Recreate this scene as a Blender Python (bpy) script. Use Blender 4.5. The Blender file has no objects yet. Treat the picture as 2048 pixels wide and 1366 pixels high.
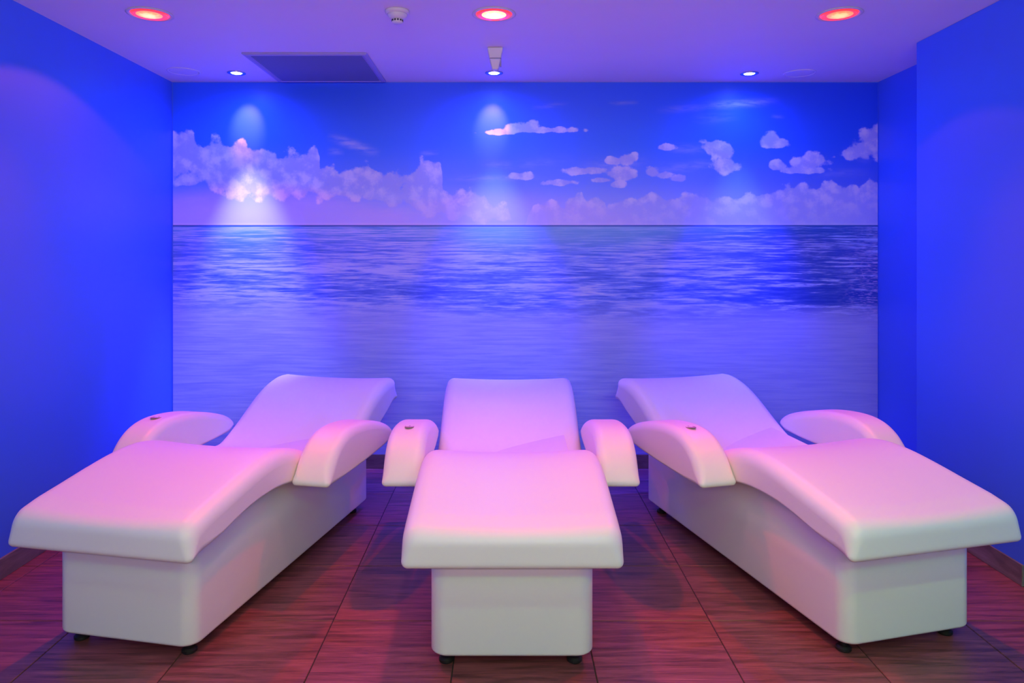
import bpy, bmesh, math, random
import numpy as np
from mathutils import Vector, Matrix, noise as mnoise
random.seed(7)
PI = math.pi
SC = bpy.context.scene
COL = SC.collection

# ------------------------------------------------------------------ camera
F_PX = 1430.0                      # focal length in pixels of the 2048 x 1366 frame
CAM_H = 1.446
BACK = 4.815                       # distance from the camera to the mural wall
CEIL = 2.6
XL, XR, XR2 = -2.242, 2.512, 2.252  # left wall, recessed right wall, projecting right wall
STEP_Y = 3.915                     # where the projecting right wall ends
REAR = -1.9                        # wall behind the camera

cam_d = bpy.data.cameras.new('camera')
cam_d.sensor_fit = 'HORIZONTAL'; cam_d.sensor_width = 36
cam_d.lens = 36 * F_PX / 2048
cam_d.shift_x = (1024 - 1010) / 2048
cam_d.shift_y = -(683 - 507) / 2048
cam_d.clip_start = 0.05
cam = bpy.data.objects.new('camera', cam_d)
cam.location = (0, 0, CAM_H); cam.rotation_euler = (PI / 2, 0, 0)
COL.objects.link(cam); SC.camera = cam

# ------------------------------------------------------------------ world, exposure, room and fill lamps
SC.view_settings.view_transform = 'Standard'; SC.view_settings.look = 'None'
SC.view_settings.exposure = 0.0; SC.view_settings.gamma = 1.0
SC.view_settings.use_curve_mapping = False
SC.cycles.use_denoising = True
SC.cycles.max_bounces = 8; SC.cycles.diffuse_bounces = 6
SC.cycles.sample_clamp_indirect = 6
w = bpy.data.worlds.new('world'); SC.world = w; w.use_nodes = True
w.node_tree.nodes['Background'].inputs[0].default_value = (0.2, 0.2, 0.5, 1)
w.node_tree.nodes['Background'].inputs[1].default_value = 0.02

def lamp(name, kind, loc, energy, color, target=None, size=0.05, angle=60, blend=0.5, sy=None):
    d = bpy.data.lights.new(name, kind); d.energy = energy; d.color = color
    if kind == 'SPOT':
        d.spot_size = math.radians(angle); d.spot_blend = blend; d.shadow_soft_size = size
    elif kind == 'AREA':
        d.shape = 'RECTANGLE'; d.size = size; d.size_y = sy or size
    else:
        d.shadow_soft_size = size
    o = bpy.data.objects.new(name, d); COL.objects.link(o); o.location = loc
    if target is not None:
        o.rotation_euler = (Vector(target) - Vector(loc)).to_track_quat('-Z', 'Y').to_euler()
    return o

LED_POS = [(-1.714, 4.565), (-0.070, 4.565), (1.565, 4.58)]
IR_POS = [(-1.710, 3.445), (-0.053, 3.445), (1.610, 3.445)]
def rgbw(r, g, b):
    """lamp strength per colour channel -> (watts, colour)"""
    m_ = max(r, g, b, 1e-6); return m_, (r / m_, g / m_, b / m_)
IR_WIDE = [rgbw(30, 2.0, 1.2), rgbw(14, 1.0, .8), rgbw(16, 1.0, 1.2)]
IR_CORE = [rgbw(70, 3.4, .6), rgbw(76, 3.6, .6), rgbw(84, 3.2, .6)]
LED_WIDE = rgbw(0.5, 2.4, 33)
LED_FLOOD = rgbw(3, 5, 420)
LED_BEAM = [rgbw(160, 140, 100), rgbw(46, 48, 70), rgbw(14, 20, 50)]
LED_SPILL = [rgbw(20, 6, 2), rgbw(20, 6, 2), rgbw(.15, .2, .6)]
def unseen_lamp(name, kind, loc, rgb, *a, **k):
    e, c = rgbw(*rgb); return lamp(name, kind, loc, e, c, *a, **k)
# added fill lights behind the camera: greenish for the fronts, pinkish for the ceiling
unseen_lamp('rear_fill_light', 'AREA', (0.8, -0.9, 2.57), (2, 37, 1), (0.8, -0.9, 0), 2.2, sy=0.5)
unseen_lamp('ceiling_fill_light', 'AREA', (0, -1.0, 1.95), (64, 44, 46), (0, -.2, 2.6), 2.6, sy=0.3)
# downlights over and before the foot ends, outside the frame
for lx, rgb in ((-1.55, (6, 10, 3)), (0.05, (8, 22, 7)), (1.75, (16, 38, 8))):
    unseen_lamp('front_downlight', 'SPOT', (lx, 0.95, 2.56), rgb, (lx, 2.25, 0), 0.04, 62, 0.6)
unseen_lamp('middle_downlight', 'SPOT', (0.05, 2.1, 2.57), (30, 12, 12), (0.05, 2.0, 0), 0.04, 92, 0.7)

# ------------------------------------------------------------------ materials
def mat(name, color=(.8, .8, .8), rough=.5, metal=0., emit=None, estr=0., spec=None, coat=0.):
    m = bpy.data.materials.new(name); m.use_nodes = True
    b = m.node_tree.nodes['Principled BSDF']
    b.inputs['Base Color'].default_value = (*color, 1)
    b.inputs['Roughness'].default_value = rough; b.inputs['Metallic'].default_value = metal
    if coat: b.inputs['Coat Weight'].default_value = coat
    if spec is not None: b.inputs['Specular IOR Level'].default_value = spec
    if emit:
        b.inputs['Emission Color'].default_value = (*emit, 1); b.inputs['Emission Strength'].default_value = estr
    return m

class NT:
    def __init__(s, m): s.t = m.node_tree; s.b = s.t.nodes['Principled BSDF']
    def n(s, typ, **kw):
        nd = s.t.nodes.new(typ)
        for k, v in kw.items(): setattr(nd, k, v)
        return nd
    def l(s, a, b): s.t.links.new(a, b)
    def val(s, sock, v):
        if hasattr(v, 'links') or isinstance(v, bpy.types.NodeSocket): s.l(v, sock)
        else: sock.default_value = v
    def math(s, op, a, b=0., c=None, clamp=False):
        nd = s.n('ShaderNodeMath', operation=op, use_clamp=clamp)
        s.val(nd.inputs[0], a); s.val(nd.inputs[1], b)
        if c is not None: s.val(nd.inputs[2], c)
        return nd.outputs[0]
    def mix(s, f, a, b):
        nd = s.n('ShaderNodeMix', data_type='RGBA')
        s.val(nd.inputs[0], f); s.val(nd.inputs[6], a if not isinstance(a, tuple) else (*a, 1)[:4]); s.val(nd.inputs[7], b if not isinstance(b, tuple) else (*b, 1)[:4])
        return nd.outputs[2]
    def sstep(s, v, a, b):
        nd = s.n('ShaderNodeMapRange', interpolation_type='SMOOTHSTEP')
        s.val(nd.inputs[0], v); nd.inputs[1].default_value = a; nd.inputs[2].default_value = b
        return nd.outputs[0]
    def noise(s, vec, scale, detail=3., rough=.5, dist=0.):
        nd = s.n('ShaderNodeTexNoise'); s.l(vec, nd.inputs['Vector'])
        nd.inputs['Scale'].default_value = scale; nd.inputs['Detail'].default_value = detail
        nd.inputs['Roughness'].default_value = rough; nd.inputs['Distortion'].default_value = dist
        return nd.outputs[0]
    def attr(s, name):
        return s.n('ShaderNodeAttribute', attribute_name=name).outputs['Fac']
    def mapping(s, scale, coord='Object'):
        tc = s.n('ShaderNodeTexCoord'); mp = s.n('ShaderNodeMapping'); mp.inputs['Scale'].default_value = scale
        s.l(tc.outputs[coord], mp.inputs[0]); return mp.outputs[0]
    def bump(s, h, strength=.2, dist=.01):
        b = s.n('ShaderNodeBump'); b.inputs['Strength'].default_value = strength; b.inputs['Distance'].default_value = dist
        s.l(h, b.inputs['Height']); s.l(b.outputs[0], s.b.inputs['Normal'])

def paint(name, color, rough=.55, amt=.03):
    m = mat(name, color, rough); t = NT(m)
    v = t.mapping((1, 1, 1)); f = t.noise(v, 2.5, 3)
    t.l(t.mix(f, tuple(c * (1 - amt) for c in color), tuple(min(1, c * (1 + amt)) for c in color)), t.b.inputs['Base Color'])
    t.bump(t.noise(v, 160, 2), .05, .002); return m

M_WALL = paint('blue_wall_paint', (0.055, 0.20, 0.92), .42)
M_CEIL = paint('white_ceiling_paint', (0.82, 0.80, 0.84), .6)
M_REAR = paint('grey_rear_paint', (0.60, 0.60, 0.62), .6)
M_SHELL = paint('white_moulded_shell', (0.86, 0.85, 0.84), .40, .012)
M_BASE = paint('white_moulded_base', (0.84, 0.84, 0.83), .42, .012)
M_BLACK = mat('black_rubber', (0.012, 0.012, 0.014), .5)
M_STEEL = mat('threaded_steel', (0.45, 0.45, 0.47), .3, 1.)
M_WPLAST = paint('white_plastic', (0.72, 0.74, 0.72), .45)
M_GPLAST = mat('grey_plastic', (0.35, 0.36, 0.40), .5)
M_DARK = mat('dark_slot', (0.02, 0.02, 0.03), .6)
M_RING = mat('chrome_ring', (0.75, 0.75, 0.78), .22, 1.)
M_GRILLE = paint('grille_paint', (0.13, 0.17, 0.40), .5)
M_FRAME = paint('grille_frame_paint', (0.38, 0.38, 0.62), .5)
M_PANEL = mat('control_glass', (0.42, 0.20, 0.24), .3)

def wood_tile_mat(name, c0, c1, c2):
    m = mat(name, c1, .38); t = NT(m)
    tc = t.n('ShaderNodeTexCoord'); oi = t.n('ShaderNodeObjectInfo')
    add = t.n('ShaderNodeVectorMath', operation='ADD')
    t.l(tc.outputs['Object'], add.inputs[0])
    sc = t.n('ShaderNodeVectorMath', operation='SCALE'); sc.inputs['Scale'].default_value = 9.
    cmb = t.n('ShaderNodeCombineXYZ'); t.l(oi.outputs['Random'], cmb.inputs[0]); t.l(oi.outputs['Random'], cmb.inputs[1])
    t.l(cmb.outputs[0], sc.inputs[0]); t.l(sc.outputs[0], add.inputs[1])
    mp = t.n('ShaderNodeMapping'); mp.inputs['Scale'].default_value = (1.3, 17, 6); t.l(add.outputs[0], mp.inputs[0])
    v = mp.outputs[0]
    g1 = t.noise(v, 2.2, 7, .68, .6)
    mp2 = t.n('ShaderNodeMapping'); mp2.inputs['Scale'].default_value = (2.6, 70, 9); t.l(add.outputs[0], mp2.inputs[0])
    g2 = t.noise(mp2.outputs[0], 2.0, 4, .6)
    a = t.mix(t.sstep(g1, .30, .62), c0, c1)
    b = t.mix(t.sstep(g1, .55, .80), a, c2)
    c = t.mix(t.math('MULTIPLY', t.sstep(g2, .45, .75), .45), b, tuple(x * .45 for x in c0))
    t.l(c, t.b.inputs['Base Color'])
    t.l(t.math('ADD', t.math('MULTIPLY', g1, .25), .26), t.b.inputs['Roughness'])
    t.bump(g2, .18, .003); return m
M_TILE = wood_tile_mat('wood_grain_tile', (0.105, 0.034, 0.034), (0.31, 0.088, 0.098), (0.46, 0.15, 0.16))
M_SKIRT = wood_tile_mat('wood_grain_skirting', (0.14, 0.11, 0.10), (0.24, 0.19, 0.17), (0.34, 0.28, 0.25))
M_GROUT = paint('dark_grout', (0.030, 0.026, 0.026), .8)

# ------------------------------------------------------------------ helpers
def link(name, me, m=None, parent=None, loc=(0, 0, 0), rot=(0, 0, 0), smooth=False):
    if m is not None and not me.materials: me.materials.append(m)
    o = bpy.data.objects.new(name, me); COL.objects.link(o)
    o.location = loc; o.rotation_euler = rot
    if parent is not None: o.parent = parent
    if smooth:
        for p in me.polygons: p.use_smooth = True
    return o

def tag(o, label=None, cat=None, group=None, kind=None):
    if label: o['label'] = label
    if cat: o['category'] = cat
    if group: o['group'] = group
    if kind: o['kind'] = kind
    return o

def empty(name, loc, rz=0.):
    o = bpy.data.objects.new(name, None); COL.objects.link(o); o.empty_display_size = .1
    o.location = loc; o.rotation_euler = (0, 0, rz); return o

def me_from(name, vs, fs, sharp=None):
    me = bpy.data.meshes.new(name); me.from_pydata(vs, [], fs); me.update()
    bm = bmesh.new(); bm.from_mesh(me); bmesh.ops.recalc_face_normals(bm, faces=bm.faces); bm.to_mesh(me); bm.free()
    return me

def box_me(name, x0, x1, y0, y1, z0, z1, bev=0., seg=2):
    bm = bmesh.new(); bmesh.ops.create_cube(bm, size=1)
    for v in bm.verts:
        v.co = ((x0 + x1) / 2 + v.co.x * (x1 - x0), (y0 + y1) / 2 + v.co.y * (y1 - y0), (z0 + z1) / 2 + v.co.z * (z1 - z0))
    if bev: bmesh.ops.bevel(bm, geom=list(bm.edges), offset=bev, segments=seg, affect='EDGES', profile=.5)
    me = bpy.data.meshes.new(name); bm.to_mesh(me); bm.free(); return me

def lathe_me(name, prof, n=40, sx=1., sy=1.):
    """prof: list of (r, z) from axis to axis; closed by fans when r == 0"""
    vs, fs, rings = [], [], []
    for r, z in prof:
        if r < 1e-6: rings.append([len(vs)]); vs.append((0, 0, z))
        else:
            rings.append(list(range(len(vs), len(vs) + n)))
            vs += [(r * sx * math.cos(2 * PI * k / n), r * sy * math.sin(2 * PI * k / n), z) for k in range(n)]
    for a, b in zip(rings, rings[1:]):
        for k in range(n):
            k2 = (k + 1) % n
            if len(a) == 1 and len(b) == 1: continue
            if len(a) == 1: fs.append((a[0], b[k], b[k2]))
            elif len(b) == 1: fs.append((a[k], a[k2], b[0]))
            else: fs.append((a[k], a[k2], b[k2], b[k]))
    return me_from(name, vs, fs)

def catmull(pts, n=8, closed=False):
    P = [np.array(p, float) for p in pts]; out = []
    N = len(P); rng = range(N if closed else N - 1)
    for i in rng:
        p0 = P[(i - 1) % N] if closed or i > 0 else P[0]
        p1 = P[i]; p2 = P[(i + 1) % N]
        p3 = P[(i + 2) % N] if closed or i + 2 < N else P[N - 1]
        for k in range(n):
            t = k / n
            out.append(0.5 * ((2 * p1) + (-p0 + p2) * t + (2 * p0 - 5 * p1 + 4 * p2 - p3) * t * t + (-p0 + 3 * p1 - 3 * p2 + p3) * t ** 3))
    if not closed: out.append(P[-1])
    return out

# ------------------------------------------------------------------ room shell
def struct(name, me, m, parent=None):
    o = link(name, me, m, parent)
    if parent is None: o['kind'] = 'structure'
    return o
T = .12
struct('wall_left', box_me('wall_left', XL - T, XL, REAR, BACK + T, 0, CEIL), M_WALL)
struct('wall_back', box_me('wall_back', XL, XR, BACK, BACK + T, 0, CEIL), M_WALL)
struct('wall_right', box_me('wall_right', XR, XR + T, STEP_Y - .05, BACK + T, 0, CEIL), M_WALL)
struct('wall_right_front', box_me('wall_right_front', XR2, XR + T, REAR, STEP_Y, 0, CEIL, .004), M_WALL)
struct('wall_rear', box_me('wall_rear', XL - T, XR + T, REAR - T, REAR, 0, CEIL), M_REAR)
struct('ceiling', box_me('ceiling', XL - T, XR + T, REAR - T, BACK + T, CEIL, CEIL + T), M_CEIL)

# floor: grout slab with single wood-grain tiles as parts
floor = struct('floor', box_me('floor', XL - T, XR + T, REAR - T, BACK + T, -.10, -.0035), M_GROUT)
PITCH, JX, JY = .4945, .312, 2.815
tile_cache = {}
def tile(x0, x1, y0, y1):
    x0, x1 = max(x0, XL), min(x1, XR); y0, y1 = max(y0, REAR), min(y1, BACK)
    if y0 < STEP_Y - .2 and x1 > XR2: x1 = XR2 if y1 <= STEP_Y + .3 else x1
    if x1 - x0 < .02 or y1 - y0 < .02: return
    key = (round(x1 - x0, 4), round(y1 - y0, 4)); g = .0020
    if key not in tile_cache:
        hx, hy = key[0] / 2 - g, key[1] / 2 - g; b = .0016
        vs = [(-hx, -hy, -.008), (hx, -hy, -.008), (hx, hy, -.008), (-hx, hy, -.008),
              (-hx, -hy, -b), (hx, -hy, -b), (hx, hy, -b), (-hx, hy, -b),
              (-hx + b, -hy + b, 0), (hx - b, -hy + b, 0), (hx - b, hy - b, 0), (-hx + b, hy - b, 0)]
        fs = [(8, 9, 10, 11)] + [(i, (i + 1) % 4, (i + 1) % 4 + 4, i + 4) for i in range(4)] + [(i + 4, (i + 1) % 4 + 4, (i + 1) % 4 + 8, i + 8) for i in range(4)]
        tile_cache[key] = me_from('tile', vs, fs)
        tile_cache[key].materials.append(M_TILE)
    link('tile', tile_cache[key], None, floor, ((x0 + x1) / 2, (y0 + y1) / 2, 0))
for i in range(-6, 6):
    for j in range(-10, 5):
        tile(JX + i * PITCH, JX + (i + 1) * PITCH, JY + j * PITCH, JY + (j + 1) * PITCH)

# tiled skirting
def skirting(name, a, b, inward):
    """run of skirting tiles from a to b (xy), standing out along inward"""
    a, b, nrm = Vector(a), Vector(b), Vector(inward); L = (b - a).length; u = (b - a) / L
    root = empty(name, (a.x, a.y, 0), math.atan2(u.y, u.x)); root['kind'] = 'structure'
    s = 0.; flip = 1 if (u.x * nrm.y - u.y * nrm.x) > 0 else -1
    while s < L - .01:
        e = min(s + .989, L)
        y0, y1 = (0, .010 * flip) if flip > 0 else (.010 * flip, 0)
        me = box_me('skirting_tile', s + .001, e - .001, y0, y1, 0.0005, .094, .002, 2)
        link('skirting_tile', me, M_SKIRT, root)
        s = e
skirting('baseboard_back', (XL + .011, BACK), (XR - .011, BACK), (0, -1))
skirting('baseboard_left', (XL, BACK), (XL, REAR), (1, 0))
skirting('baseboard_right', (XR, STEP_Y), (XR, BACK), (-1, 0))
skirting('baseboard_right_front', (XR2, 3.10), (XR2, STEP_Y + .01), (-1, 0))
skirting('baseboard_right_step', (XR2, STEP_Y), (XR, STEP_Y), (0, 1))

# ------------------------------------------------------------------ mural: a printed wallpaper
def build_mural():
    x0, x1, z0, z1 = XL + .008, XR - .004, .0955, CEIL - .006
    nx, nz = 590, 314
    X = np.linspace(x0, x1, nx); Z = np.linspace(z0, z1, nz)
    GX, GZ = np.meshgrid(X, Z)
    # print coordinates: the units of the design (1 unit = 1/297 m), origin at the top left
    px = 1010 + GX * 297.0; py = 165 + (CEIL - GZ) * 297.0
    tl = np.array([(330,262),(347,259),(373,257),(387,266),(399,281),(407,286),(424,270),(442,272),(452,278),(461,284),(473,280),(486,273),(494,280),(501,288),(512,287),(523,295),(545,302),(567,303),(585,300),(603,305),(615,296),(629,286),(635,294),(639,312),(641,330),(658,327),(668,330),(676,338),(688,332),(704,334),(716,334),(728,326),(745,332),(757,342),(775,336),(794,330),(806,338),(819,343),(830,330),(845,314),(858,311),(871,314),(880,324),(885,342),(883,362),(892,374),(900,382),(920,378),(940,374),(955,380),(970,383),(978,395),(988,405),(1002,404),(1017,412),(1026,432),(1032,446),(1040,470)], float)
    tr = np.array([(1046,470),(1056,424),(1070,408),(1085,404),(1099,399),(1113,400),(1128,406),(1136,394),(1153,386),(1166,392),(1172,402),(1184,392),(1197,386),(1207,396),(1212,411),(1226,402),(1241,396),(1260,398),(1278,393),(1290,386),(1303,381),(1320,385),(1336,390),(1351,400),(1366,388),(1384,381),(1405,386),(1424,391),(1440,396),(1461,391),(1478,394),(1490,387),(1520,382),(1549,379),(1566,376),(1578,365),(1594,366),(1611,362),(1633,374),(1648,362),(1662,353),(1677,366),(1700,368),(1717,374),(1729,364),(1739,354),(1754,360),(1780,362)], float)
    topL = np.interp(px, tl[:, 0], tl[:, 1], left=262, right=600)
    topR = np.interp(px, tr[:, 0], tr[:, 1], left=600, right=362)
    botL = np.interp(px, [340, 380, 470, 560, 700, 900, 1030], [372, 350, 400, 398, 396, 440, 452])
    def band(top, bot, k=22.0, kb=26.0):
        return np.minimum(1.0, np.minimum((py - top) / k, (bot - py) / kb + .2))
    D = np.maximum(band(topL, botL), band(topR, np.full_like(px, 500.0), 16, 30))
    def ell(cx, cy, rx, ry, flat=1.0):
        dy = (py - cy); ryy = np.where(dy > 0, ry * flat, ry)
        return 1.15 - np.sqrt(((px - cx) / rx) ** 2 + (dy / ryy) ** 2)
    for c in [(378,362,30,16,.6),
              (1045,259,34,17,.45),(1068,262,80,7,.7),(1000,266,38,5,.8),(1045,354,26,9,.6),
              (1333,297,20,8,.6),(1424,294,24,15,1.),(1448,302,26,16,1.1),(1453,334,27,17,.9),(1438,297,30,12,1),
              (1536,281,24,17,.8),(1562,287,22,10,.8),(1548,290,34,9,.8),
              (1625,322,32,15,.9),(1606,328,24,12,.8),(1554,333,17,12,.8),(1606,342,52,8,.7),
              (1748,280,26,32,1.3),(1722,302,32,22,.95),(1705,308,22,14,.8),
              (1252,320,22,13,.8),(1229,323,18,9,.8),(1243,350,34,15,.8),(1232,371,21,9,.7),(1172,343,46,10,.7),(1117,367,30,7,.7),
              (1305,345,18,14,.9),(1328,351,20,10,.8),(1358,359,20,10,.7),(1206,362,26,7,.7)]:
        D = np.maximum(D, ell(*c) * 1.2 + .14)
    D = np.clip(D, -1.5, 1.2)
    # soft wisps
    def line(xa, ya, xb, yb, th, a, pw=1.2):
        dx, dy = xb - xa, yb - ya; L2 = dx * dx + dy * dy
        t = ((px - xa) * dx + (py - ya) * dy) / L2; tc = np.clip(t, 0, 1)
        d = np.hypot(px - xa - tc * dx, py - ya - tc * dy)
        return a * np.exp(-(d / th) ** 2) * np.clip(np.sin(np.clip(t * .96 + .02, 0, 1) * PI), 0, 1) ** pw
    W = np.zeros_like(px)
    for c in [(655,272,760,310,8,.75),(652,303,690,306,6,.35),(838,307,880,307,4,.4),(1395,214,1560,203,7,.55),(1440,212,1520,208,4,.5),
              (1310,222,1430,214,6,.25),(1215,208,1280,206,3,.3),(1060,217,1140,208,4,.2),(1380,240,1480,236,10,.14),(1540,233,1570,236,3,.25),
              (880,358,1090,357,5,.35),(960,330,1040,332,7,.25),(1300,344,1460,322,9,.35),(1150,338,1300,325,12,.3),(1330,300,1420,300,9,.3),
              (1000,338,1150,318,9,.14),(1620,352,1740,345,8,.2),(350,402,420,400,5,.3),(380,418,460,420,6,.25),(620,388,900,398,9,.5),
              (560,408,900,410,6,.3),(700,425,900,424,9,.35),(1040,330,1080,326,6,.2),(1680,300,1745,326,8,.2)]:
        W = np.maximum(W, line(*c))
    verts = np.stack([GX.ravel(), np.full(GX.size, BACK - .0035), GZ.ravel()], 1)
    i = np.arange(nz - 1)[:, None] * nx + np.arange(nx - 1)[None, :]
    faces = np.stack([i, i + 1, i + nx + 1, i + nx], -1).reshape(-1, 4)
    # thin edge back to the wall
    nb = len(verts)
    edge = [(x0, BACK, z0), (x1, BACK, z0), (x1, BACK, z1), (x0, BACK, z1)]
    verts = np.vstack([verts, edge])
    c = [0, nx - 1, nx * nz - 1, nx * (nz - 1)]
    rims = [list(range(0, nx)), list(range(nx - 1, nx * nz, nx)), list(range(nx * nz - 1, nx * (nz - 1) - 1, -1)), list(range(nx * (nz - 1), -1, -nx))]
    fl = [tuple(f) for f in faces.tolist()]
    for k in range(4): fl.append(tuple(rims[k][::-1]) + (nb + k, nb + (k + 1) % 4))
    me = bpy.data.meshes.new('mural'); me.from_pydata(verts.tolist(), [], fl); me.update()
    def put(name, A):
        a = me.attributes.new(name, 'FLOAT', 'POINT'); v = np.zeros(nb + 4, np.float32); v[:nb] = A.ravel().astype(np.float32)
        v[nb:] = v[0]; a.data.foreach_set('value', v)
    put('dens', D); put('wisp', W)
    put('u', (px - 344) / 1412.0); put('vv', (py - 451) / 457.0)       # vv: <0 sky, 0 horizon, 1 foot of the print
    put('row', np.log1p(np.clip(py - 451, 0, None) / 34.0))

    m = mat('printed_seascape', (.5, .5, .8), .45); t = NT(m)
    u, vv, row = t.attr('u'), t.attr('vv'), t.attr('row')
    def comb(a, b, c=0.):
        n = t.n('ShaderNodeCombineXYZ'); t.val(n.inputs[0], a); t.val(n.inputs[1], b); t.val(n.inputs[2], c); return n.outputs[0]
    # sky
    sky = t.mix(t.sstep(vv, -.62, -.30), (.016, .14, .95), (.035, .23, .97))
    sky = t.mix(t.sstep(vv, -.38, -.02), sky, (.30, .45, .97))
    sky = t.mix(t.math('MULTIPLY', t.sstep(vv, -.20, -.03), .80), sky, (.50, .57, .96))
    sky = t.mix(t.math('MULTIPLY', t.sstep(u, .70, 1.0), .5), sky, (.008, .045, .72))
    P = comb(t.math('MULTIPLY', u, 1412 / 457.), vv)
    vor = t.n('ShaderNodeTexVoronoi', feature='SMOOTH_F1'); vor.inputs['Scale'].default_value = 17; vor.inputs['Smoothness'].default_value = .35
    t.l(P, vor.inputs['Vector']); vd = vor.outputs['Distance']
    n1 = t.noise(P, 13, 7, .66); n2 = t.noise(P, 46, 4, .6); n3 = t.noise(P, 6, 4, .55)
    d = t.math('ADD', t.attr('dens'), t.math('MULTIPLY', t.math('SUBTRACT', n1, .5), 1.25))
    d = t.math('ADD', d, t.math('MULTIPLY', t.math('SUBTRACT', n2, .5), .8))
    d = t.math('ADD', d, t.math('MULTIPLY', t.math('SUBTRACT', .40, vd), 1.3))
    cl = t.sstep(d, .02, .42)
    # a soft, lit upper side and a dimmer belly inside each cloud
    Ps = comb(t.math('ADD', t.math('MULTIPLY', u, 1412 / 457.), .012), t.math('SUBTRACT', vv, .022))
    n1s = t.noise(Ps, 13, 7, .66)
    rel = t.math('SUBTRACT', n1, n1s)
    shade = t.sstep(t.math('ADD', t.math('MULTIPLY', rel, .8), t.math('MULTIPLY', t.math('SUBTRACT', .40, vd), .45)), -.14, .14)
    ccol = t.mix(shade, (.50, .54, .88), (.88, .84, .93))
    ccol = t.mix(t.math('MULTIPLY', t.sstep(n3, .35, .65), .25), ccol, (.50, .54, .90))
    ccol = t.mix(t.math('MULTIPLY', t.sstep(vv, -.16, -.02), .7), ccol, (.56, .60, .94))
    sky2 = t.mix(t.math('MULTIPLY', cl, .93), sky, ccol)
    wz = t.noise(comb(t.math('MULTIPLY', u, 12.), t.math('MULTIPLY', vv, 20.)), 3, 4, .6)
    wsp = t.math('MULTIPLY', t.attr('wisp'), t.sstep(wz, .25, .65))
    sky3 = t.mix(wsp, sky2, (.60, .64, .94))
    sky3 = t.mix(t.math('MULTIPLY', t.sstep(vv, -.012, -.006), .3), sky3, (.75, .78, .95))
    # sea: long ripples that widen towards the foot
    R1 = comb(t.math('MULTIPLY', u, 9.), t.math('MULTIPLY', row, 13.))
    R2 = comb(t.math('MULTIPLY', u, 26.), t.math('MULTIPLY', row, 42.), 4.)
    R3 = comb(t.math('MULTIPLY', u, 3.), t.math('MULTIPLY', row, 3.2), 9.)
    r1 = t.noise(R1, 1.6, 5, .62, .4); r2 = t.noise(R2, 1.4, 3, .6, .3); r3 = t.noise(R3, 1.3, 3, .5)
    rip = t.math('ADD', t.math('MULTIPLY', r1, .62), t.math('MULTIPLY', r2, .38))
    rip = t.math('ADD', rip, t.math('MULTIPLY', t.math('SUBTRACT', r3, .5), .30))
    base_sea = t.mix(t.sstep(vv, .0, .10), (.10, .38, .80), (.12, .26, .92))
    dark = t.mix(t.sstep(vv, .02, .20), (.07, .26, .74), (.04, .125, .74))
    lite = (.42, .58, .98)
    sea = t.mix(t.sstep(rip, .36, .49), dark, base_sea)
    sea = t.mix(t.sstep(rip, .45, .60), sea, lite)
    tur = t.math('MULTIPLY', t.math('MULTIPLY', t.sstep(u, .30, .46), t.math('SUBTRACT', 1., t.sstep(u, .62, .80))), t.math('SUBTRACT', 1., t.sstep(vv, .03, .15)))
    sea = t.mix(t.math('MULTIPLY', tur, .55), sea, (.22, .55, .62))
    # darker, crisper water on the right of the print
    rd = t.math('MULTIPLY', t.sstep(u, .66, .92), t.math('SUBTRACT', 1., t.sstep(rip, .50, .60)))
    sea = t.mix(t.math('MULTIPLY', rd, .72), sea, (.012, .05, .42))
    glit = t.math('MULTIPLY', t.sstep(t.noise(comb(t.math('MULTIPLY', u, 90.), t.math('MULTIPLY', row, 60.)), 1.3, 2, .5), .50, .62), t.sstep(u, .93, 1.0))
    sea = t.mix(t.math('MULTIPLY', glit, .6), sea, (.62, .55, .88))
    # shallows over sand
    sand = t.mix(t.sstep(t.noise(comb(t.math('MULTIPLY', u, 10.), t.math('MULTIPLY', vv, 60.)), 1.2, 5, .6, .5), .30, .70), (.25, .36, .90), (.38, .52, .97))
    lr = t.sstep(t.noise(comb(t.math('MULTIPLY', u, 7.), t.math('MULTIPLY', vv, 110.), 2.), 1.2, 4, .6), .50, .72)
    sand = t.mix(t.math('MULTIPLY', lr, .35), sand, (.50, .62, .97))
    sand = t.mix(t.math('MULTIPLY', t.sstep(u, .55, .9), .35), sand, (.42, .42, .80))
    wob = t.math('ADD', vv, t.math('MULTIPLY', t.math('SUBTRACT', r3, .5), .22))
    sea = t.mix(t.sstep(wob, .30, .46), sea, sand)
    sea = t.mix(t.math('SUBTRACT', 1., t.sstep(vv, .0035, .009)), sea, (.02, .10, .42))
    full = t.mix(t.math('GREATER_THAN', vv, 0.), sky3, sea)
    t.l(full, t.b.inputs['Base Color'])
    me.materials.append(m)
    o = bpy.data.objects.new('mural', me); COL.objects.link(o)
    tag(o, 'full-width printed seascape mural of clouds, blue sea and pale shallows on the back wall', 'mural')
build_mural()

# ------------------------------------------------------------------ loungers
def offset_profile(P, dist):
    """P: closed (N,2) counter-clockwise; move each point inwards by dist[i]"""
    N = len(P); nxt = np.roll(P, -1, 0); prv = np.roll(P, 1, 0)
    tg = nxt - prv; tg /= np.maximum(np.linalg.norm(tg, axis=1), 1e-9)[:, None]
    nrm = np.stack([-tg[:, 1], tg[:, 0]], 1)     # inward for ccw
    return P + nrm * dist[:, None], nrm

def resample(P, n):
    P = np.array(P + [P[0]]); seg = np.linalg.norm(np.diff(P, axis=0), axis=1); c = np.concatenate([[0], np.cumsum(seg)])
    s = np.linspace(0, c[-1], n, endpoint=False)
    return np.stack([np.interp(s, c, P[:, 0]), np.interp(s, c, P[:, 1])], 1)

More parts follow.
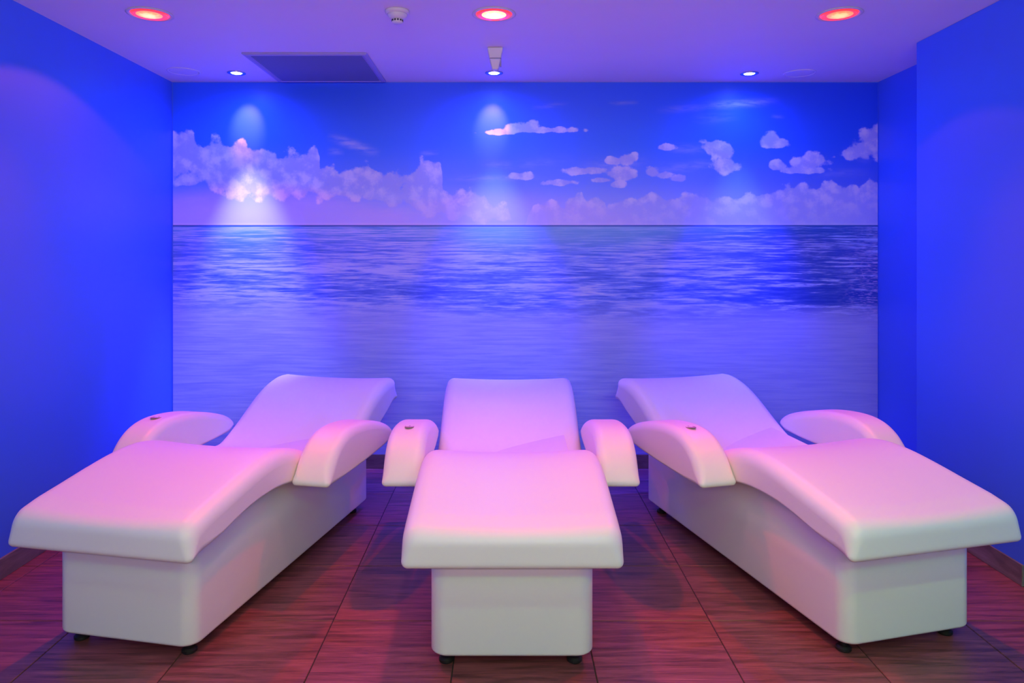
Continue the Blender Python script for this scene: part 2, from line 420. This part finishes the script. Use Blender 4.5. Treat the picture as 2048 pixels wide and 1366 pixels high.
def round_corners(pts, radii, n=7):
    out = []; N = len(pts)
    for i in range(N):
        p = np.array(pts[i], float); r = radii[i]
        if r <= 0: out.append(p); continue
        a = np.array(pts[i - 1], float) - p; b = np.array(pts[(i + 1) % N], float) - p
        la, lb = np.linalg.norm(a), np.linalg.norm(b); a /= la; b /= lb
        ang = math.acos(max(-1, min(1, float(a @ b)))); d = min(r / math.tan(ang / 2), la * .49, lb * .49); r2 = d * math.tan(ang / 2)
        c = p + (a + b) / np.linalg.norm(a + b) * (r2 / math.sin(ang / 2))
        s, e = p + a * d - c, p + b * d - c
        a0, a1 = math.atan2(s[1], s[0]), math.atan2(e[1], e[0])
        da = (a1 - a0 + PI) % (2 * PI) - PI
        for k in range(n + 1):
            t = a0 + da * k / n; out.append(c + r2 * np.array([math.cos(t), math.sin(t)]))
    return out

def swept_pad(name, prof, w0, w1, r_top, r_bot, n=200, dish=0., arc=9, mid=12, lean=0., shrink=None, foot_end=None, head_end=None, r_end=.042):
    """solid whose side outline (s,z) is prof (ccw), between w0 and w1, with rolled edges"""
    P = resample([tuple(p) for p in prof], n)
    area = .5 * np.sum(P[:, 0] * np.roll(P[:, 1], -1) - np.roll(P[:, 0], -1) * P[:, 1])
    if area < 0: P = P[::-1].copy()
    _, nin = offset_profile(P, np.zeros(n))
    for _ in range(4): nin = (nin + np.roll(nin, 1, 0) + np.roll(nin, -1, 0)); nin /= np.linalg.norm(nin, axis=1)[:, None]
    k = np.clip((-nin[:, 1] + .75) / 1.0, 0, 1); k = k * k * (3 - 2 * k)     # 0 underside .. 1 top
    rb = np.full(n, r_bot); 
    if foot_end is not None: t_ = np.clip((P[:, 0] - foot_end) / .22, 0, 1); rb = rb + (r_end - rb) * (1 - t_ * t_ * (3 - 2 * t_))
    if head_end is not None: t_ = np.clip((head_end - P[:, 0]) / .20, 0, 1); rb = rb + (r_end - rb) * (1 - t_ * t_ * (3 - 2 * t_))
    R = rb + (r_top - rb) * k
    # never roll tighter than the outline's own convex corners allow
    d1 = np.roll(P, -2, 0) - P; d0 = P - np.roll(P, 2, 0)
    cr = d0[:, 0] * d1[:, 1] - d0[:, 1] * d1[:, 0]; l0 = np.linalg.norm(d0, axis=1); l1 = np.linalg.norm(d1, axis=1)
    turn = np.arcsin(np.clip(cr / (l0 * l1 + 1e-12), -1, 1)); lim = np.where(turn > .02, .5 * (l0 + l1) / np.maximum(turn, .02), 1.) * .97
    step = float(np.mean(np.linalg.norm(P - np.roll(P, 1, 0), axis=1)))
    idx = np.arange(n); dd = np.abs(idx[:, None] - idx[None, :]); dd = np.minimum(dd, n - dd) * step
    R = np.minimum(R, np.min(lim[None, :] + .45 * dd, axis=1))
    for _ in range(6): R = (R + np.roll(R, 1) + np.roll(R, -1)) / 3
    hw = (w1 - w0) / 2; wc = (w1 + w0) / 2
    secs = []
    for q in range(arc + 1):                      # from the flat of the side to the top
        a = PI / 2 * q / arc; secs.append((1 - math.sin(a), 1 - math.cos(a)))     # (inset factor, distance-in factor)
    rows = []
    for ins, din in secs:
        w = hw - R * din; rows.append((P + nin * (R * ins)[:, None], w))
    inner = hw - R
    vs = []; 
    def put(Pp, wv):
        z = Pp[:, 1].copy()
        if dish:
            up = np.clip(-nin[:, 1], 0, 1) ** 1.5
            z -= dish * up * np.clip(1 - (wv / hw) ** 2, 0, 1) 
        s_ = Pp[:, 0]
        if shrink is not None: wv = wv * np.array([shrink(a) for a in s_])
        for a, b, c in zip(s_, wv, z): vs.append((wc + b, a, c))
    for Pp, wv in rows: put(Pp, wv)
    for i in range(1, mid): put(P, inner * (1 - 2 * i / mid))
    for Pp, wv in rows[::-1]: put(Pp, -wv)
    L = len(vs) // n; fs = []
    for j in range(L - 1):
        for i in range(n):
            i2 = (i + 1) % n; fs.append((j * n + i, j * n + i2, (j + 1) * n + i2, (j + 1) * n + i))
    fs.append(tuple(range(n))[::-1]); fs.append(tuple((L - 1) * n + i for i in range(n)))
    me = me_from(name, vs, fs)
    for p in me.polygons: p.use_smooth = len(p.vertices) < 5
    return me

W_PAD = .735
top_pts = [(0.0, .535), (.05, .553), (.12, .566), (.22, .584), (.34, .606), (.46, .624), (.57, .631), (.67, .622), (.78, .592), (.90, .545), (1.02, .500), (1.12, .474)]
bot_pts = [(1.12, .385), (.95, .405), (.82, .435), (.70, .466), (.60, .482), (.50, .486), (.40, .482), (.30, .468), (.20, .447), (.10, .424), (0.0, .404)]
def seat_profile():
    top = [tuple(p) for p in catmull(top_pts, 6)]; bot = [tuple(p) for p in catmull(bot_pts, 6)]
    # ccw in (s, z): underside from foot to head, then the top back to the foot
    pts = bot[::-1] + top[::-1]
    # corner roundings at foot bottom (first) and foot top (last), small ones at the hinge
    rad = [0.] * len(pts); rad[0] = .042; rad[-1] = .068; rad[len(bot) - 1] = .020; rad[len(bot)] = .024
    # make room for the large foot roundings: drop close neighbours
    keep = [i for i, p in enumerate(pts) if rad[i] > 0 or ((p[0] > .10 or p[1] < .5) and p[0] > .04 and p[0] < 1.09)]
    return round_corners([pts[i] for i in keep], [rad[i] for i in keep], 9)
def back_profile():
    top = [(1.128, .470), (1.19, .458), (1.255, .468), (1.34, .503), (1.43, .550), (1.52, .602), (1.61, .650), (1.70, .686), (1.79, .708), (1.87, .714), (1.95, .702)]
    bot = [(1.985, .575), (1.90, .555), (1.80, .525), (1.70, .488), (1.60, .450), (1.45, .405), (1.30, .380), (1.128, .380)]
    t = [tuple(p) for p in catmull(top, 6)]; b = [tuple(p) for p in catmull(bot, 6)]
    pts = b[::-1] + t[::-1]
    rad = [0.] * len(pts); rad[0] = .020; rad[-1] = .024; rad[len(b) - 1] = .040; rad[len(b)] = .058
    e1 = [i for i in range(len(pts)) if rad[i] > 0 or (1.16 < pts[i][0] and not (pts[i][0] > 1.90 and pts[i][1] > .66) and not (pts[i][0] > 1.955))]
    return round_corners([pts[i] for i in e1], [rad[i] for i in e1], 9)
def arm_profile():
    pts = [(.655, .462), (1.05, .466), (1.385, .478), (1.430, .505), (1.420, .540), (1.37, .572), (1.25, .612), (1.12, .642), (1.00, .657), (.90, .659), (.82, .644), (.755, .610), (.705, .560), (.672, .505)]
    c = catmull(pts[2:], 6); return round_corners([tuple(pts[0]), tuple(pts[1])] + [tuple(p) for p in c], [.022, 0] + [0] * len(c), 6)

def base_mesh(w, s0, s1):
    """hollow-looking plinth: rounded in plan, its top tucked into the shell"""
    r = .055; hx = w / 2
    plan = round_corners([(-hx, s0), (hx, s0), (hx, s1), (-hx, s1)], [r, r, r * .6, r * .6], 10)
    ts = np.array([p for p in catmull(bot_pts[::-1], 5)]); bs = np.array([(1.128, .385), (1.30, .388), (1.45, .412), (1.60, .456), (1.70, .494), (1.8, .53)])
    def under(s):
        return float(np.interp(s, np.concatenate([ts[:, 0], bs[:, 0]]), np.concatenate([ts[:, 1], bs[:, 1]])))
    # refine long sides so that the top edge can follow the shell
    pl = []
    for a, b in zip(plan, plan[1:] + plan[:1]):
        a, b = np.array(a), np.array(b); k = max(1, int(np.linalg.norm(b - a) / .06))
        for q in range(k): pl.append(a + (b - a) * q / k)
    n = len(pl); cx, cy = 0, (s0 + s1) / 2
    vs, fs = [], []
    def ring(off, zf):
        for p in pl:
            q = np.array([np.sign(p[0]) * max(abs(p[0]) - off, 0), cy + np.sign(p[1] - cy) * max(abs(p[1] - cy) - off, 0)])
            vs.append((q[0], q[1], zf(p[1])))
    rb = .014
    for k in range(6):
        a = PI / 2 * k / 5; ring(rb * (1 - math.sin(a)), lambda s, a=a: .05 + rb * (1 - math.cos(a)))
    ring(0, lambda s: .25); ring(0, lambda s: under(s) + .035)
    L = 8
    for j in range(L - 1):
        for i in range(n):
            i2 = (i + 1) % n; fs.append((j * n + i, j * n + i2, (j + 1) * n + i2, (j + 1) * n + i))
    fs.append(tuple(range(n))[::-1]); fs.append(tuple((L - 1) * n + i for i in range(n)))
    me = me_from('base', vs, fs)
    for p in me.polygons: p.use_smooth = len(p.vertices) < 5
    return me

def foot_mesh():
    return lathe_me('foot', [(0, 0), (.024, 0), (.027, .004), (.027, .012), (.020, .018), (.012, .021), (.012, .028), (0, .028)], 24)

def make_lounger(label):
    root = empty('spa_lounger', (0, 0, 0))
    tag(root, label, 'lounger', 'white moulded loungers in a fan before the mural')
    link('seat', swept_pad('seat', seat_profile(), -W_PAD / 2, W_PAD / 2, .060, .012, 260, .016, foot_end=0., r_end=.046), M_SHELL, root)
    link('backrest', swept_pad('backrest', back_profile(), -W_PAD / 2, W_PAD / 2, .060, .016, 220, .014, head_end=1.98, r_end=.046), M_SHELL, root)
    link('base', base_mesh(.568, .130, 1.715), M_BASE, root)
    for sg in (-1, 1):
        a = (.372, .545) if sg > 0 else (-.545, -.372)
        arm = link('armrest', swept_pad('armrest', arm_profile(), a[0], a[1], .042, .014, 170, 0., 8, 4, foot_end=.66, head_end=1.43, r_end=.024), M_SHELL, root)
        if sg < 0:
            # touch controls let into the top of this armrest
            ang = math.atan2(-.030, .12); cx = (a[0] + a[1]) / 2
            pan = link('control_panel', lathe_me('control_panel', [(0, 0), (.9, 0), (1., .0012), (1., .0030), (.93, .0040), (.88, .0024), (0, .0024)], 40, .021, .036), M_PANEL, arm, (cx, .905, .6580), (ang * .5, 0, 0))
            for k in (-1, 0, 1):
                link('button', lathe_me('button', [(0, .001), (1., .001), (1., .0034), (.8, .0042), (0, .0042)], 18, .0048, .0048), M_GPLAST, arm, (cx, .905 + k * .020, .6570 - k * .027 * .02), (ang * .5, 0, 0))
    for x in (-.232, .222):
        for s in (.20, 1.63):
            ft = link('foot', foot_mesh(), M_BLACK, root, (x, s, 0.0006))
            link('threaded_rod', lathe_me('threaded_rod', [(0, 0), (.006, 0), (.006, .035), (0, .035)], 12), M_STEEL, ft, (0, 0, .024))
    return root

def copy_tree(o, parent=None):
    c = o.copy(); COL.objects.link(c)
    if parent is not None: c.parent = parent
    for ch in list(o.children): copy_tree(ch, c)
    return c

lg = make_lounger('white lounger at left, turned towards the left wall with its head beside the middle lounger')
POSES = [(-1.404, 2.447, 11.64, 'left white lounger, its foot end angled out towards the left wall'),
         (0.0245, 2.340, 0., 'middle white lounger, standing straight on to the mural between two angled ones'),
         (1.511, 2.475, -14.58, 'right white lounger, its foot end angled out towards the stepped right wall')]
for k, (x, y, deg, lab) in enumerate(POSES):
    o = lg if k == 0 else copy_tree(lg)
    o.location = (x, y, 0); o.rotation_euler = (0, 0, -math.radians(deg)); o['label'] = lab

# ------------------------------------------------------------------ ceiling fittings
def ir_lamp(x, y, label, k, half, glow, strength, hot):
    r = empty('heat_lamp', (x, y, CEIL)); tag(r, label, 'lamp', 'red heat lamps in the ceiling')
    link('trim_ring', lathe_me('trim_ring', [(.082, .002), (.104, -.0005), (.106, -.003), (.101, -.005), (.094, -.006), (.090, -.002), (.082, .002)], 56), M_WPLAST, r, smooth=True)
    mr = mat('red_lamp_glass', (.6, .02, .02), .15, emit=(1.0, .035, .03), estr=1.6)
    link('reflector', lathe_me('reflector', [(.0865, -.0005), (.082, -.006), (.074, -.008), (.050, -.0075)], 56), mr, r, smooth=True)
    mg = mat('glowing_lamp_face', (.8, .3, .1), .3, emit=glow, estr=1.0); t = NT(mg)
    v = t.mapping((1, 1, 1)); ln = t.n('ShaderNodeVectorMath', operation='LENGTH'); t.l(v, ln.inputs[0])
    f = t.sstep(t.math('ADD', ln.outputs['Value'], t.math('MULTIPLY', t.math('SUBTRACT', t.noise(v, 60, 2), .5), .05)), .014, .060)
    t.l(t.mix(f, hot, glow), t.b.inputs['Emission Color']); t.b.inputs['Emission Strength'].default_value = strength
    link('bulb', lathe_me('bulb', [(.0605, -.0072), (.050, -.0105), (.032, -.0135), (.014, -.0148), (0, -.015)], 56), mg, r, (0, -.009, 0), smooth=True)
    sp = lamp('heat_lamp_light', 'SPOT', (0, 0, -.03), *IR_WIDE[k], None, .028, half * 2, .10)
    sp.parent = r
    nb = lamp('heat_lamp_core', 'SPOT', (0, 0, -.03), *IR_CORE[k], None, .028, 84, .7)
    nb.parent = r; nb.rotation_euler = (math.radians(-22), 0, 0)
for k, (x, y) in enumerate(IR_POS):
    ir_lamp(x, y, ['round recessed heat lamp glowing orange at left of the ceiling', 'round recessed heat lamp glowing yellow white inside a red rim at mid ceiling', 'round recessed heat lamp glowing orange at right, nearest the stepped wall'][k],
            k, [65.6, 64, 57][k], [(1.0, .30, .03), (1.0, .66, .22), (1.0, .26, .03)][k], [1.15, 2.0, 1.05][k], [(1.0, .86, .34), (1.0, .92, .55), (1.0, .80, .28)][k])

def led(x, y, label, k):
    r = empty('downlight', (x, y, CEIL)); tag(r, label, 'downlight', 'small downlights along the mural wall')
    link('trim_ring', lathe_me('trim_ring', [(.034, .002), (.056, -.0005), (.058, -.003), (.052, -.006), (.040, -.006), (.034, -.001), (.034, .002)], 40), M_RING, r, smooth=True)
    me = mat('led_face', (.9, .9, 1), .3, emit=(.75, .85, 1.), estr=14)
    link('bulb', lathe_me('bulb', [(.0345, -.001), (.030, -.005), (.016, -.008), (0, -.009)], 32), me, r, smooth=True)
    b = lamp('downlight_wide', 'SPOT', (0, 0, -.02), *LED_WIDE, None, .02, 168, 1.); b.parent = r
    q = lamp('downlight_flood', 'SPOT', (0, 0, -.02), *LED_FLOOD, None, .02, 52, .8); q.parent = r
    c = lamp('downlight_beam', 'SPOT', (0, 0, -.02), *LED_BEAM[k], None, .02, 42, 1.); c.parent = r; c.rotation_euler = (math.radians(4), 0, 0)
    h = lamp('downlight_spill', 'SPOT', (0, 0, -.02), *LED_SPILL[k], None, .012, 42, 1.); h.parent = r; h.rotation_euler = (math.radians(43), math.radians(4), 0)
led(*LED_POS[0], 'small bright downlight between the ceiling vent and the left wall', 0)
led(*LED_POS[1], 'small bright downlight in front of the white ceiling sensor', 1)
led(*LED_POS[2], 'small bright downlight at right, left of the faint round cover', 2)

# faint round covers
def cover(x, y, label):
    r = empty('round_cover', (x, y, CEIL)); tag(r, label, 'cover', 'faint round ceiling covers')
    link('rim', lathe_me('rim', [(.088, .001), (.100, -.0005), (.100, -.003), (.094, -.0045), (.088, -.003), (.088, .001)], 56), M_CEIL, r, smooth=True)
    link('disc', lathe_me('disc', [(0, .001), (.087, .001), (.087, -.0018), (.080, -.0026), (0, -.0026)], 56), M_CEIL, r, smooth=True)
cover(-2.035, 4.53, 'faint round flush cover in the ceiling at the left wall corner')
cover(1.885, 4.575, 'faint round flush cover in the ceiling near the recessed right corner')

# ventilation grille with single louvres
def grille():
    xa, xb, ya, yb = -1.514, -.795, 4.105, 4.775
    r = empty('ceiling_vent', ((xa + xb) / 2, (ya + yb) / 2, CEIL)); tag(r, 'large rectangular grey blue louvred vent in the ceiling above the mural', 'vent')
    hx, hy, fw = (xb - xa) / 2, (yb - ya) / 2, .038
    prof = [(0, -.001), (.0, -.007), (.006, -.012), (.020, -.014), (fw, -.006), (fw, -.001)]
    vs, fs = [], []
    for d, z in prof:
        for cx, cy in ((-1, -1), (1, -1), (1, 1), (-1, 1)): vs.append((cx * (hx - d), cy * (hy - d), z))
    m_ = len(prof)
    for j in range(m_):
        for i in range(4):
            fs.append((j * 4 + i, j * 4 + (i + 1) % 4, ((j + 1) % m_) * 4 + (i + 1) % 4, ((j + 1) % m_) * 4 + i))
    link('frame', me_from('vent_frame', vs, fs), M_FRAME, r)
    link('backing', box_me('backing', -hx + .02, hx - .02, -hy + .02, hy - .02, -.0015, -.0006), M_DARK, r)
    n = 24; ih = hy - fw; st = 2 * ih / n
    me = box_me('slat', -hx + fw, hx - fw, -.0115, .0115, -.0008, .0008)
    me.materials.append(M_GRILLE)
    for k in range(n):
        link('slat', me, None, r, (0, -ih + (k + .5) * st, -.0070), (math.radians(-20), 0, 0))
grille()

# smoke detector
def smoke():
    r = empty('smoke_detector', (-.512, 3.40, CEIL)); tag(r, 'white domed smoke detector on the ceiling between two heat lamps', 'smoke detector')
    link('mounting_base', lathe_me('mounting_base', [(0, -.0005), (.056, -.0005), (.058, -.004), (.056, -.014), (.048, -.018), (0, -.018)], 48), M_WPLAST, r, smooth=True)
    link('dome', lathe_me('dome', [(0, -.016), (.047, -.016), (.046, -.026), (.038, -.036), (.030, -.040), (.028, -.041), (0, -.041)], 48), M_WPLAST, r, smooth=True)
    sn = link('sensor_chamber', lathe_me('sensor_chamber', [(0, -.040), (.026, -.040), (.026, -.055), (.022, -.060), (0, -.061)], 40), M_WPLAST, r, smooth=True)
    me = box_me('vent_slot', -.0040, .0040, -.0275, -.0245, -.052, -.044, .0006); me.materials.append(M_DARK)
    for k in range(12): link('vent_slot', me, None, sn, (0, 0, 0), (0, 0, k * PI / 6 + .25))
smoke()

# presence sensor box
def sensor():
    x = -.055; r = empty('ceiling_sensor', (x, 4.02, CEIL)); tag(r, 'white tapered sensor box on the ceiling just behind the middle heat lamp', 'sensor')
    def taper(name, top, bot, z0, z1, d, bev, y=0):
        bm = bmesh.new(); bmesh.ops.create_cube(bm, size=1)
        for v in bm.verts:
            w_ = top if v.co.z > 0 else bot
            v.co = (v.co.x * w_, y + v.co.y * d * (1 if v.co.z > 0 else .8), z0 if v.co.z > 0 else z1)
        bmesh.ops.bevel(bm, geom=list(bm.edges), offset=bev, segments=3, affect='EDGES', profile=.5)
        me = bpy.data.meshes.new(name); bm.to_mesh(me); bm.free(); return me
    link('housing', taper('housing', .090, .066, -.001, -.060, .060, .006), M_WPLAST, r)
    link('seam', taper('seam', .062, .062, -.059, -.063, .044, .001), M_GPLAST, r)
    link('lens', taper('lens', .066, .034, -.062, -.124, .048, .008), M_WPLAST, r)
    link('bracket', box_me('bracket', .026, .034, -.012, .012, -.104, -.058, .002), M_GPLAST, r)
sensor()
